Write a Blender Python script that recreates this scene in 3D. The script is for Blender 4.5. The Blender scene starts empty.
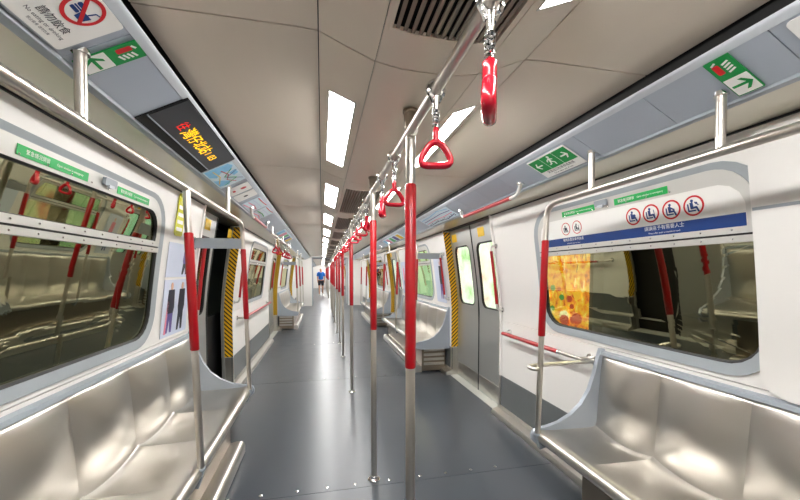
import bpy, bmesh, math, random
from mathutils import Vector, Matrix
random.seed(4)
sc = bpy.context.scene
COL = sc.collection
PI = math.pi

# ------------------------------------------------------------------ camera
cam_d = bpy.data.cameras.new('camera')
cam = bpy.data.objects.new('camera', cam_d)
COL.objects.link(cam)
sc.camera = cam
cam_d.sensor_width = 36.0
cam_d.lens = 36.0 * 358.0 / 800.0
YAW, TILT = math.radians(12.281), math.radians(2.4)
cam.location = (-0.333, 0.0, 1.4)
cam.rotation_euler = (PI / 2 - TILT, 0, -YAW)
cam_d.shift_y = (288.0 - 250.0) / 800.0
cam_d.clip_start = 0.02
# ------------------------------------------------------------------ world, exposure
w = bpy.data.worlds.new('world')
sc.world = w
w.use_nodes = True
w.node_tree.nodes['Background'].inputs[0].default_value = (0.01, 0.011, 0.012, 1)
w.node_tree.nodes['Background'].inputs[1].default_value = 1.0
sc.view_settings.view_transform = 'Standard'
sc.view_settings.look = 'None'
sc.view_settings.gamma = 1
sc.view_settings.use_curve_mapping = False
sc.view_settings.exposure = 1.0
LAMP = 26.0            # radiance of the ceiling light diffusers


# ------------------------------------------------------------------ materials
def srgb(r, g, b):
    f = lambda c: (c / 12.92 if c <= .04045 else ((c + .055) / 1.055) ** 2.4)
    return (f(r / 255), f(g / 255), f(b / 255), 1)


def mat(name, col, rough=.5, metal=0., noise=0., scale=8., stretch=(1, 1, 1), rvar=0., bump=0., emit=None, spec=.5, coat=0.):
    m = bpy.data.materials.new(name)
    m.use_nodes = True
    nt = m.node_tree
    b = nt.nodes['Principled BSDF']
    b.inputs['Base Color'].default_value = col
    b.inputs['Roughness'].default_value = rough
    b.inputs['Metallic'].default_value = metal
    b.inputs['Specular IOR Level'].default_value = spec
    b.inputs['Coat Weight'].default_value = coat
    if emit:
        b.inputs['Emission Color'].default_value = emit[0]
        b.inputs['Emission Strength'].default_value = emit[1]
    if noise or rvar or bump:
        tc = nt.nodes.new('ShaderNodeTexCoord')
        mp = nt.nodes.new('ShaderNodeMapping')
        mp.inputs['Scale'].default_value = stretch
        n = nt.nodes.new('ShaderNodeTexNoise')
        n.inputs['Scale'].default_value = scale
        n.inputs['Detail'].default_value = 4
        nt.links.new(tc.outputs['Object'], mp.inputs[0])
        nt.links.new(mp.outputs[0], n.inputs['Vector'])
        if noise:
            r = nt.nodes.new('ShaderNodeMapRange')
            r.inputs['To Min'].default_value = 1 - noise
            r.inputs['To Max'].default_value = 1 + noise
            nt.links.new(n.outputs['Fac'], r.inputs['Value'])
            mx = nt.nodes.new('ShaderNodeVectorMath')
            mx.operation = 'SCALE'
            mx.inputs[0].default_value = col[:3]
            nt.links.new(r.outputs[0], mx.inputs['Scale'])
            nt.links.new(mx.outputs[0], b.inputs['Base Color'])
        if rvar:
            r = nt.nodes.new('ShaderNodeMapRange')
            r.inputs['To Min'].default_value = max(.02, rough - rvar)
            r.inputs['To Max'].default_value = rough + rvar
            nt.links.new(n.outputs['Fac'], r.inputs['Value'])
            nt.links.new(r.outputs[0], b.inputs['Roughness'])
        if bump:
            bp = nt.nodes.new('ShaderNodeBump')
            bp.inputs['Strength'].default_value = bump
            bp.inputs['Distance'].default_value = .01
            nt.links.new(n.outputs['Fac'], bp.inputs['Height'])
            nt.links.new(bp.outputs[0], b.inputs['Normal'])
    return m


def stripe_mat(name, c1, c2, period, op):
    """diagonal hazard tape"""
    m = mat(name, c1, .5)
    nt = m.node_tree
    b = nt.nodes['Principled BSDF']
    tc = nt.nodes.new('ShaderNodeTexCoord')
    sp = nt.nodes.new('ShaderNodeSeparateXYZ')
    nt.links.new(tc.outputs['Object'], sp.inputs[0])
    a = nt.nodes.new('ShaderNodeMath'); a.operation = op
    nt.links.new(sp.outputs['X'], a.inputs[0]); nt.links.new(sp.outputs['Z'], a.inputs[1])
    d = nt.nodes.new('ShaderNodeMath'); d.operation = 'DIVIDE'; d.inputs[1].default_value = period
    nt.links.new(a.outputs[0], d.inputs[0])
    f = nt.nodes.new('ShaderNodeMath'); f.operation = 'FRACT'
    nt.links.new(d.outputs[0], f.inputs[0])
    g = nt.nodes.new('ShaderNodeMath'); g.operation = 'GREATER_THAN'; g.inputs[1].default_value = .6
    nt.links.new(f.outputs[0], g.inputs[0])
    mx = nt.nodes.new('ShaderNodeMix'); mx.data_type = 'RGBA'
    mx.inputs[6].default_value = c1; mx.inputs[7].default_value = c2
    nt.links.new(g.outputs[0], mx.inputs[0])
    nt.links.new(mx.outputs[2], b.inputs['Base Color'])
    return m


def glass_mat(name, tint, refl, ior):
    m = bpy.data.materials.new(name)
    m.use_nodes = True
    nt = m.node_tree
    nt.nodes.clear()
    out = nt.nodes.new('ShaderNodeOutputMaterial')
    t = nt.nodes.new('ShaderNodeBsdfTransparent'); t.inputs[0].default_value = tint
    g = nt.nodes.new('ShaderNodeBsdfGlossy'); g.inputs['Color'].default_value = refl; g.inputs['Roughness'].default_value = .015
    lw = nt.nodes.new('ShaderNodeLayerWeight'); lw.inputs[0].default_value = .5
    pw = nt.nodes.new('ShaderNodeMath'); pw.operation = 'POWER'; pw.inputs[1].default_value = 5
    nt.links.new(lw.outputs['Facing'], pw.inputs[0])
    f0 = ((ior - 1) / (ior + 1)) ** 2
    fr = nt.nodes.new('ShaderNodeMath'); fr.operation = 'MULTIPLY_ADD'; fr.inputs[1].default_value = 1 - f0; fr.inputs[2].default_value = f0
    nt.links.new(pw.outputs[0], fr.inputs[0])
    mx = nt.nodes.new('ShaderNodeMixShader')
    nt.links.new(fr.outputs[0], mx.inputs[0]); nt.links.new(t.outputs[0], mx.inputs[1]); nt.links.new(g.outputs[0], mx.inputs[2])
    nt.links.new(mx.outputs[0], out.inputs[0])
    return m


def ad_mat(name, cols, scale, strength, seed=0.):
    """backlit printed advert: noise driven colour patches on a light box"""
    m = bpy.data.materials.new(name)
    m.use_nodes = True
    nt = m.node_tree
    b = nt.nodes['Principled BSDF']
    tc = nt.nodes.new('ShaderNodeTexCoord')
    mp = nt.nodes.new('ShaderNodeMapping'); mp.inputs['Location'].default_value = (seed, seed, seed)
    n = nt.nodes.new('ShaderNodeTexNoise'); n.inputs['Scale'].default_value = scale; n.inputs['Detail'].default_value = 3
    cr = nt.nodes.new('ShaderNodeValToRGB')
    el = cr.color_ramp.elements
    while len(el) < len(cols):
        el.new(.5)
    for i, c in enumerate(cols):
        el[i].position = .28 + .44 * i / (len(cols) - 1)
        el[i].color = c
    nt.links.new(tc.outputs['Object'], mp.inputs[0]); nt.links.new(mp.outputs[0], n.inputs['Vector'])
    nt.links.new(n.outputs['Fac'], cr.inputs[0]); nt.links.new(cr.outputs[0], b.inputs['Base Color'])
    nt.links.new(cr.outputs[0], b.inputs['Emission Color'])
    b.inputs['Emission Strength'].default_value = strength
    return m


M = dict(
    white=mat('white_wall_laminate', srgb(236, 233, 229), .38, noise=.015, scale=3, rvar=.06),
    cream=mat('cream_coving', srgb(232, 225, 206), .18, noise=.02, scale=3),
    ceil=mat('bronze_satin_ceiling', srgb(236, 223, 206), .33, metal=.12, noise=.05, scale=1.2, stretch=(6, .6, 1), rvar=.07),
    ceilc=mat('warm_grey_ceiling_centre', srgb(236, 223, 206), .40, metal=.15, noise=.03, scale=2, rvar=.05),
    slat=mat('taupe_slat', srgb(150, 138, 124), .45, metal=.3, noise=.04),
    black=mat('black_void', srgb(14, 14, 15), .7, noise=.1),
    dark=mat('dark_gasket', srgb(30, 31, 32), .5, noise=.1),
    rack=mat('blue_grey_cove_panel', srgb(176, 184, 196), .36, metal=.2, noise=.03, scale=3, rvar=.05),
    lip=mat('silver_edge', srgb(205, 210, 216), .5, metal=.15, noise=.02),
    trimgrey=mat('grey_trim', srgb(158, 166, 174), .4, noise=.03),
    ring=mat('grey_window_surround', srgb(164, 171, 176), .38, noise=.03, rvar=.05),
    sash=mat('pale_aluminium_sash', srgb(214, 213, 208), .33, metal=.35, noise=.03),
    floor=mat('grey_vinyl_floor', srgb(62, 68, 75), .3, noise=.06, scale=6, rvar=.04, spec=.6),
    floor2=mat('floor_underlay', srgb(30, 32, 34), .8, noise=.1),
    steel=mat('satin_stainless', srgb(204, 200, 193), .34, metal=1, noise=.02, scale=2.5, rvar=.02),
    tube=mat('brushed_steel_tube', srgb(210, 204, 196), .31, metal=1, noise=.02, scale=1.5, rvar=.02),
    chrome=mat('chrome', srgb(225, 225, 225), .1, metal=1, noise=.02),
    door=mat('door_stainless', srgb(190, 191, 188), .42, metal=.8, noise=.03, scale=2, stretch=(1, 1, 4), rvar=.04),
    kick=mat('dark_grey_kick_panel', srgb(112, 116, 117), .42, metal=.2, noise=.05),
    base=mat('brown_steel_base', srgb(150, 138, 124), .32, metal=.9, noise=.06, rvar=.05),
    red=mat('red_grip', srgb(172, 8, 22), .3, noise=.05, rvar=.05, coat=.3),
    redp=mat('red_plastic', srgb(188, 14, 40), .25, noise=.04, coat=.4),
    wing=mat('blue_grey_end_panel', srgb(168, 176, 186), .35, metal=.2, noise=.03, rvar=.05),
    sill=mat('pale_door_sill', srgb(206, 208, 202), .4, metal=.4, noise=.05),
    signw=mat('sign_white', srgb(240, 238, 234), .4, noise=.01),
    green=mat('sign_green', srgb(0, 140, 62), .4, noise=.03),
    greenb=mat('sign_bright_green', srgb(20, 176, 84), .4, noise=.03),
    signred=mat('sign_red', srgb(205, 25, 35), .4, noise=.02),
    navy=mat('sign_navy', srgb(14, 56, 122), .4, noise=.03),
    ink=mat('sign_ink', srgb(28, 32, 48), .5, noise=.03),
    yellow=mat('label_yellow', srgb(246, 200, 10), .45, noise=.03),
    lime=mat('label_lime', srgb(216, 214, 20), .45, noise=.05),
    mapblue=mat('map_blue', srgb(130, 196, 232), .45, noise=.2, scale=20),
    mappale=mat('map_pale', srgb(214, 230, 240), .45, noise=.05, scale=20),
    pink=mat('print_pink', srgb(232, 140, 160), .5, noise=.04),
    skyp=mat('print_pale_blue', srgb(206, 214, 232), .5, noise=.04, scale=4),
    violet=mat('print_violet', srgb(96, 84, 150), .5, noise=.06),
    skin=mat('print_skin', srgb(226, 178, 150), .5, noise=.05),
    hazard=stripe_mat('hazard_tape', srgb(238, 186, 20), srgb(24, 22, 18), .052, 'ADD'),
    hazard_mirrored=stripe_mat('hazard_tape_mirrored', srgb(238, 186, 20), srgb(24, 22, 18), .052, 'SUBTRACT'),
    lcd=mat('display_face', srgb(34, 34, 38), .3, noise=.05),
    led=mat('led_amber', srgb(250, 190, 20), .5, emit=(srgb(255, 186, 10), 1.0), noise=.02),
    ledr=mat('led_red', srgb(220, 30, 20), .5, emit=(srgb(215, 30, 20), .6), noise=.02),
    lamp=mat('lamp_diffuser', (1, 1, 1, 1), .5, emit=((1.0, .988, .965, 1), LAMP), noise=.01),
    glass=glass_mat('window_glass', srgb(150, 160, 128), srgb(246, 243, 202), 3.8),
    doorglass=glass_mat('door_glass', srgb(176, 190, 180), srgb(225, 235, 225), 1.9),
    tunnel=mat('tunnel_concrete', srgb(44, 46, 44), .85, noise=.2, scale=2),
    shirt=mat('blue_cotton', srgb(28, 108, 196), .8, noise=.06),
    shorts=mat('dark_cotton', srgb(32, 32, 42), .85, noise=.06),
    body=mat('skin', srgb(206, 156, 128), .55, noise=.03),
    hair=mat('black_hair', srgb(24, 20, 18), .6, noise=.1),
    shoe=mat('white_shoe', srgb(190, 190, 190), .6, noise=.05),
    ad_orange=ad_mat('advert_orange', [srgb(150, 30, 10), srgb(240, 120, 10), srgb(250, 170, 20), srgb(255, 205, 60), srgb(255, 240, 190)], 15, 1.5),
    ad_red=mat('advert_red', srgb(205, 60, 40), .5, emit=(srgb(205, 60, 40), 1.2), noise=.05),
    ad_white=mat('advert_white', srgb(255, 244, 214), .5, emit=(srgb(255, 244, 214), 1.5), noise=.02),
    ad_amber=mat('advert_amber', srgb(255, 190, 40), .5, emit=(srgb(255, 190, 40), 1.5), noise=.05),
    ad_green=mat('advert_green', srgb(70, 160, 80), .5, emit=(srgb(70, 160, 80), 1.0), noise=.05),
    ad_brown=mat('advert_brown', srgb(140, 80, 20), .5, emit=(srgb(140, 80, 20), .8), noise=.05),
    ad_pastel=ad_mat('advert_pastel', [srgb(230, 120, 110), srgb(250, 235, 215), srgb(250, 250, 240), srgb(225, 240, 200), srgb(150, 200, 110)], 2.2, 1.4, 3),
    ad_mint=ad_mat('advert_mint', [srgb(120, 190, 165), srgb(180, 225, 205), srgb(215, 240, 228)], 1.1, 1.4, 7),
    ad_pale=ad_mat('advert_pale', [srgb(190, 215, 225), srgb(235, 240, 240), srgb(250, 246, 236)], 1.5, 1.4, 11),
)


# ------------------------------------------------------------------ mesh builder
class MB:
    def __init__(s):
        s.v = []; s.f = []

    def add(s, vs, fs):
        o = len(s.v)
        s.v += [tuple(v) for v in vs]
        s.f += [tuple(i + o for i in f) for f in fs]
        return s

    def box(s, lo, hi):
        x0, y0, z0 = lo; x1, y1, z1 = hi
        return s.add([(x0, y0, z0), (x1, y0, z0), (x1, y1, z0), (x0, y1, z0), (x0, y0, z1), (x1, y0, z1), (x1, y1, z1), (x0, y1, z1)],
                     [(0, 3, 2, 1), (4, 5, 6, 7), (0, 1, 5, 4), (1, 2, 6, 5), (2, 3, 7, 6), (3, 0, 4, 7)])

    def tube(s, pts, r, n=12, closed=False, caps=True):
        pts = [Vector(p) for p in pts]
        rr = r if isinstance(r, (list, tuple)) else [r] * len(pts)
        N = len(pts); rings = []
        prev = None
        for i, p in enumerate(pts):
            if closed:
                t = (pts[(i + 1) % N] - pts[i - 1]).normalized()
            else:
                t = (pts[min(i + 1, N - 1)] - pts[max(i - 1, 0)]).normalized()
            if prev is None:
                a = Vector((0, 0, 1)) if abs(t.z) < .9 else Vector((1, 0, 0))
                u = t.cross(a).normalized()
            else:
                u = (prev - t * prev.dot(t)).normalized()
            prev = u
            v = t.cross(u)
            rings.append([p + (u * math.cos(2 * PI * k / n) + v * math.sin(2 * PI * k / n)) * rr[i] for k in range(n)])
        vs = [q for r_ in rings for q in r_]
        fs = []
        for i in range(N if closed else N - 1):
            a, b = i * n, ((i + 1) % N) * n
            for k in range(n):
                fs.append((a + k, b + k, b + (k + 1) % n, a + (k + 1) % n))
        if caps and not closed:
            fs.append(tuple(range(n))[::-1] if False else tuple(range(n)))
            fs.append(tuple((N - 1) * n + k for k in range(n))[::-1])
        return s.add(vs, fs)

    def lathe(s, prof, c, n=20, axis='z'):
        vs = []; fs = []
        for r, h in prof:
            for k in range(n):
                a = 2 * PI * k / n
                vs.append((c[0] + r * math.cos(a), c[1] + r * math.sin(a), c[2] + h))
        for i in range(len(prof) - 1):
            for k in range(n):
                fs.append((i * n + k, i * n + (k + 1) % n, (i + 1) * n + (k + 1) % n, (i + 1) * n + k))
        fs.append(tuple(range(n))[::-1]); fs.append(tuple((len(prof) - 1) * n + k for k in range(n)))
        return s.add(vs, fs)

    def prism_y(s, poly, y0, y1):
        """polygon in (x,z) extruded along y"""
        n = len(poly)
        vs = [(x, y0, z) for x, z in poly] + [(x, y1, z) for x, z in poly]
        fs = [tuple(range(n)), tuple(range(2 * n - 1, n - 1, -1))]
        for i in range(n):
            j = (i + 1) % n
            fs.append((i, n + i, n + j, j))
        return s.add(vs, fs)

    def strip(s, A, B, closed=True):
        n = len(A)
        fs = []
        for i in range(n if closed else n - 1):
            j = (i + 1) % n
            fs.append((i, j, n + j, n + i))
        return s.add(list(A) + list(B), fs)

    def sheet_y(s, prof, y0, y1, t=None):
        """open profile in (x,z) swept along y; with thickness t (upwards) it becomes a slab"""
        n = len(prof)
        if t is None:
            vs = [(x, y0, z) for x, z in prof] + [(x, y1, z) for x, z in prof]
            return s.add(vs, [(i, i + 1, n + i + 1, n + i) for i in range(n - 1)])
        return s.prism_y(list(prof) + [(x, z + t) for x, z in reversed(prof)], y0, y1)

    def mesh(s, name, m, smooth=False):
        me = bpy.data.meshes.new(name)
        me.from_pydata(s.v, [], s.f)
        bm = bmesh.new(); bm.from_mesh(me)
        bmesh.ops.recalc_face_normals(bm, faces=bm.faces)
        bm.to_mesh(me); bm.free()
        me.materials.append(m)
        if smooth:
            me.polygons.foreach_set('use_smooth', [True] * len(me.polygons))
            try:
                me.set_sharp_from_angle(angle=math.radians(42 if smooth is True else smooth))
            except Exception:
                pass
        return me


def link(name, data, parent=None, loc=None):
    o = bpy.data.objects.new(name, data)
    COL.objects.link(o)
    if parent is not None:
        o.parent = parent
    if loc is not None:
        o.location = loc
    return o


def part(name, mb, m, parent, smooth=False, kind=None, label=None, loc=None):
    me = mb.mesh(name, m, smooth) if isinstance(mb, MB) else mb
    o = link(name, me, parent, loc)
    if kind:
        o['kind'] = kind
    if label:
        o['label'] = label
    return o


def thing(name, label, cat, loc=(0, 0, 0), group=None):
    o = link(name, None, None, loc)
    o.empty_display_size = .1
    o['label'] = label; o['category'] = cat
    if group:
        o['group'] = group
    return o


def struct(name, mb=None, m=None, loc=None, smooth=False, label=None):
    o = link(name, mb.mesh(name, m, smooth) if mb else None, None, loc)
    o['kind'] = 'structure'
    if label:
        o['label'] = label
    return o


def wx(z):
    return 1.40 - .13 * max(0., z - .95) ** 1.3


ORD = ['first', 'second', 'third', 'fourth', 'fifth', 'sixth', 'seventh', 'eighth', 'ninth', 'tenth', 'eleventh', 'twelfth',
       'thirteenth', 'fourteenth', 'fifteenth', 'sixteenth', 'seventeenth', 'eighteenth', 'nineteenth', 'twentieth']
NEXT = []         # roots repeated in the next car


# ------------------------------------------------------------------ sign frames
def frame(origin, ux, uy):
    ux = Vector(ux).normalized(); n = ux.cross(Vector(uy)).normalized(); uy = n.cross(ux)
    m = Matrix((ux, uy, n)).transposed().to_4x4()
    m.translation = Vector(origin)
    return m


def rackz(x):
    return 2.063 - .5 * (abs(x) - .81)


def rack_frame(side, x, y, off=.004):
    return frame((side * x, y, rackz(x) - off), (0, -side, 0), (-side, 0, .5))


def wall_frame(side, y, z, off=.004):
    dx = (wx(z + .02) - wx(z - .02)) / .04
    return frame((side * (wx(z) - off), y, z), (0, -side, 0), (side * dx, 0, 1))


def rrect(x0, y0, x1, y1, r, n=5):
    if r <= 0:
        return [(x0, y0), (x1, y0), (x1, y1), (x0, y1)]
    P = []
    for cx, cy, a0 in ((x1 - r, y0 + r, -PI / 2), (x1 - r, y1 - r, 0), (x0 + r, y1 - r, PI / 2), (x0 + r, y0 + r, PI)):
        for k in range(n + 1):
            a = a0 + PI / 2 * k / n
            P.append((cx + r * math.cos(a), cy + r * math.sin(a)))
    return P


def ngon(cx, cy, r, n=28, ry=None):
    return [(cx + r * math.cos(2 * PI * k / n), cy + (ry or r) * math.sin(2 * PI * k / n)) for k in range(n)]


def flat(polys, z=.0, t=.0008):
    """several 2-D polygons as thin slabs in a sign's local frame"""
    mb = MB()
    for p in polys:
        n = len(p)
        mb.add([(x, y, z) for x, y in p] + [(x, y, z + t) for x, y in p],
               [tuple(range(n))[::-1], tuple(range(n, 2 * n))] + [(i, (i + 1) % n, n + (i + 1) % n, n + i) for i in range(n)])
    return mb


def ring2(cx, cy, r0, r1, z, t=.0008, n=36):
    mb = MB()
    a = [(x, y, z + t) for x, y in ngon(cx, cy, r0, n)]; b = [(x, y, z + t) for x, y in ngon(cx, cy, r1, n)]
    mb.strip(a, b)
    mb.strip([(x, y, z) for x, y, _ in b], b)
    return mb


def bar(x0, y0, x1, y1, w):
    d = Vector((x1 - x0, y1 - y0)).normalized(); n = Vector((-d.y, d.x)) * w / 2
    return [(x0 + n.x, y0 + n.y), (x0 - n.x, y0 - n.y), (x1 - n.x, y1 - n.y), (x1 + n.x, y1 + n.y)]


def arrow(cx, cy, s, ang):
    P = [bar(-s, 0, s * .8, 0, s * .36), [(s * .0, s * .95), (s * .38, s * .95), (s * 1.1, 0), (s * .66, 0)],
         [(s * .66, 0), (s * 1.1, 0), (s * .38, -s * .95), (s * .0, -s * .95)]]
    c, q = math.cos(ang), math.sin(ang)
    return [[(cx + x * c - y * q, cy + x * q + y * c) for x, y in p] for p in P]


class Sign:
    def __init__(s, fr, name, label, cat, w, h, m, r=.01, t=.003, group=None):
        s.root = thing(name, label, cat, group=group)
        s.root.matrix_world = fr
        s.layer = t
        if w:
            part('plate', flat([rrect(-w / 2, -h / 2, w / 2, h / 2, r)], 0, t), m, s.root)

    def print(s, name, polys, m, lift=.0008):
        return part(name, flat(polys, s.layer, lift), m, s.root)

    def ring(s, name, cx, cy, r0, r1, m, lift=.0):
        return part(name, ring2(cx, cy, r0, r1, s.layer, .0012 + lift), m, s.root)

    def text(s, body, x, y, size, m, align='CENTER', lift=.0009, sx=1.):
        c = bpy.data.curves.new('lettering', 'FONT')
        c.body = body; c.size = size; c.align_x = align; c.align_y = 'CENTER'
        c.resolution_u = 2
        c.materials.append(m)
        tmp = bpy.data.objects.new('lettering_source', c)
        COL.objects.link(tmp)
        dg = bpy.context.evaluated_depsgraph_get()
        me = bpy.data.meshes.new_from_object(tmp.evaluated_get(dg))
        bpy.data.objects.remove(tmp); bpy.data.curves.remove(c)
        me.name = 'lettering'
        if not me.materials:
            me.materials.append(m)
        o = link('lettering', me, s.root, (x, y, s.layer + lift))
        o['kind'] = 'stuff'
        return o


# ================================================================== THE CAR SHELL
Y0, PITCH, NMOD = -1.788, 1.45, 12
Y1 = Y0 + PITCH * NMOD                       # 15.61
DOORS = [(-1.15 + 4.4 * k, .20 + 4.4 * k) for k in range(4)]
BAYS = [(.20, 3.25), (4.60, 7.65), (9.0, 12.05)]
DY = .08                                     # depth of the door recess

# ---- floor
fl = struct('floor', MB().box((-1.56, Y0, -.05), (1.56, Y1, -.004)), M['floor2'])
NEXT.append(fl)
ys = [2.285 + 2.45 * k for k in range(-1, 6)]
edges = [Y0] + [y for y in ys if Y0 < y < Y1] + [Y1]
for a, b in zip(edges[:-1], edges[1:]):
    part('floor_sheet', MB().box((-1.40, a + .002, -.004), (1.40, b - .002, 0)), M['floor'], fl)
screw = MB().lathe([(.011, 0), (.011, .0015), (.006, .003)], (0, 0, 0), 10).mesh('floor_screw', M['chrome'], True)
for y in (2.33, 4.785, 7.235):
    for x in (-.91, -.724, -.502, -.313, -.131, .10, .315, .50, .689, .88):
        part('floor_screw', screw, None, fl, loc=(x, y, .0))

# ---- roof shell and ceiling
ce = struct('ceiling', MB().box((-1.6, Y0, 2.28), (1.6, Y1, 2.32)), M['black'])
NEXT.append(ce)


def cz(x):
    x = abs(x)
    pts = [(0, 2.030), (.09, 2.033), (.168, 2.046), (.25, 2.077), (.336, 2.113), (.40, 2.117), (.83, 2.117), (1.0, 2.117)]
    for (xa, za), (xb, zb) in zip(pts[:-1], pts[1:]):
        if xa <= x <= xb:
            return za + (zb - za) * (x - xa) / (xb - xa)
    return 2.117


def sweep(xs, a, b, t=.006):
    return MB().sheet_y([(x, cz(x)) for x in xs], a, b, t)


outer_me = {}
for s in (-1, 1):
    outer_me[s] = sweep([s * x for x in (.339, .36, .40, .60, .815, .825)], .003, PITCH - .003).mesh('ceiling_panel', M['ceil'], True)
strip_me = {}
for s in (-1, 1):
    mb = MB()
    L = (.31, 1.17)
    for xs, a, b in ((( .1695, .199), .003, PITCH - .003), ((.303, .32, .336), .003, PITCH - .003), ((.199, .25, .303), .003, L[0]), ((.199, .25, .303), L[1], PITCH - .003)):
        mb.sheet_y([(s * x, cz(x)) for x in xs], a, b, .006)
    strip_me[s] = mb.mesh('light_strip_panel', M['ceilc'], True)
cx_ = [-.1672, -.15, -.09, -.03, .03, .09, .15, .1672]
plain_me = sweep(cx_, .003, PITCH - .003).mesh('centre_panel', M['ceilc'], True)
mb = MB()
for xs, a, b in ((cx_, .003, .208), (cx_, 1.288, PITCH - .003), ((-.1672, -.15), .208, 1.288), ((.15, .1672), .208, 1.288)):
    mb.sheet_y([(x, cz(x)) for x in xs], a, b, .006)
vent_me = mb.mesh('centre_panel', M['ceilc'], True)
for k in range(NMOD):
    y = Y0 + PITCH * k
    for s in (-1, 1):
        part('ceiling_panel', outer_me[s], None, ce, loc=(0, y, 0))
        part('light_strip_panel', strip_me[s], None, ce, loc=(0, y, 0))
    part('centre_panel', plain_me if k == 2 else vent_me, None, ce, loc=(0, y, 0))

# ---- side walls
holes = {}


def loop(y0, y1, z0, z1, rt, rb, n=7):
    """rounded rectangle in (y,z): rt radius at the top, rb at the bottom"""
    P = []
    for cy, cz_, r, a0 in ((y1, z0, rb, -PI / 2), (y1, z1, rt, 0), (y0, z1, rt, PI / 2), (y0, z0, rb, PI)):
        ox = -r if cy == y1 else r
        oz = r if cz_ == z0 else -r
        for k in range(n + 1):
            a = a0 + PI / 2 * k / n
            P.append((cy + ox + r * math.cos(a), cz_ + oz + r * math.sin(a)))
    return P


def W3(P, s, off):
    return [(s * (wx(z) - off), y, z) for y, z in P]


def resample(P, n):
    """even points along closed polyline"""
    L = [0.]
    for i in range(len(P)):
        a, b = P[i], P[(i + 1) % len(P)]
        L.append(L[-1] + math.hypot(b[0] - a[0], b[1] - a[1]))
    out = []
    for k in range(n):
        d = L[-1] * k / n
        i = max(j for j in range(len(P)) if L[j] <= d + 1e-9)
        a, b = P[i], P[(i + 1) % len(P)]
        t = (d - L[i]) / max(1e-9, L[i + 1] - L[i])
        out.append((a[0] + (b[0] - a[0]) * t, a[1] + (b[1] - a[1]) * t))
    return out


def wall_ring(P, Q, s, off0, off1, depth=None):
    """ring between loops P (outer) and Q (inner), with an edge returning to depth at both loops"""
    mb = MB()
    A, B = W3(P, s, off0), W3(Q, s, off1)
    mb.strip(A, B)
    if depth is not None:
        mb.strip(W3(P, s, depth), A); mb.strip(B, W3(Q, s, depth))
    return mb


def wall_sheet(s, y0, y1, z0, z1, off=0., nz=8, t=.012):
    prof = [(s * (wx(z0 + (z1 - z0) * k / nz) - off), z0 + (z1 - z0) * k / nz) for k in range(nz + 1)]
    back = [(x + s * t, z) for x, z in reversed(prof)]
    return MB().prism_y(prof + back, y0, y1)


def wall_with_hole(s, y0, y1, z0, z1, hole):
    """one pressed wall panel with a rounded window opening"""
    cy, czm = (min(p[0] for p in hole) + max(p[0] for p in hole)) / 2, (min(p[1] for p in hole) + max(p[1] for p in hole)) / 2
    out = []
    for y, z in hole:
        dy, dz = y - cy, z - czm
        t = 1e9
        if abs(dy) > 1e-9:
            t = min(t, ((y1 if dy > 0 else y0) - cy) / dy)
        if abs(dz) > 1e-9:
            t = min(t, ((z1 if dz > 0 else z0) - czm) / dz)
        out.append((cy + dy * t, czm + dz * t))
    # put the panel's corners exactly on the corners
    for c in ((y0, z0), (y0, z1), (y1, z0), (y1, z1)):
        i = min(range(len(out)), key=lambda j: (out[j][0] - c[0]) ** 2 + (out[j][1] - c[1]) ** 2)
        out[i] = c
    mb = MB()
    prev = out
    for k in range(1, 6):
        t = k / 5
        cur = [(a[0] + (b[0] - a[0]) * t, a[1] + (b[1] - a[1]) * t) for a, b in zip(out, hole)]
        mb.strip(W3(prev, s, 0), W3(cur, s, 0))
        prev = cur
    mb.strip(W3(hole, s, 0), W3(hole, s, -.02))
    return mb


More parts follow.
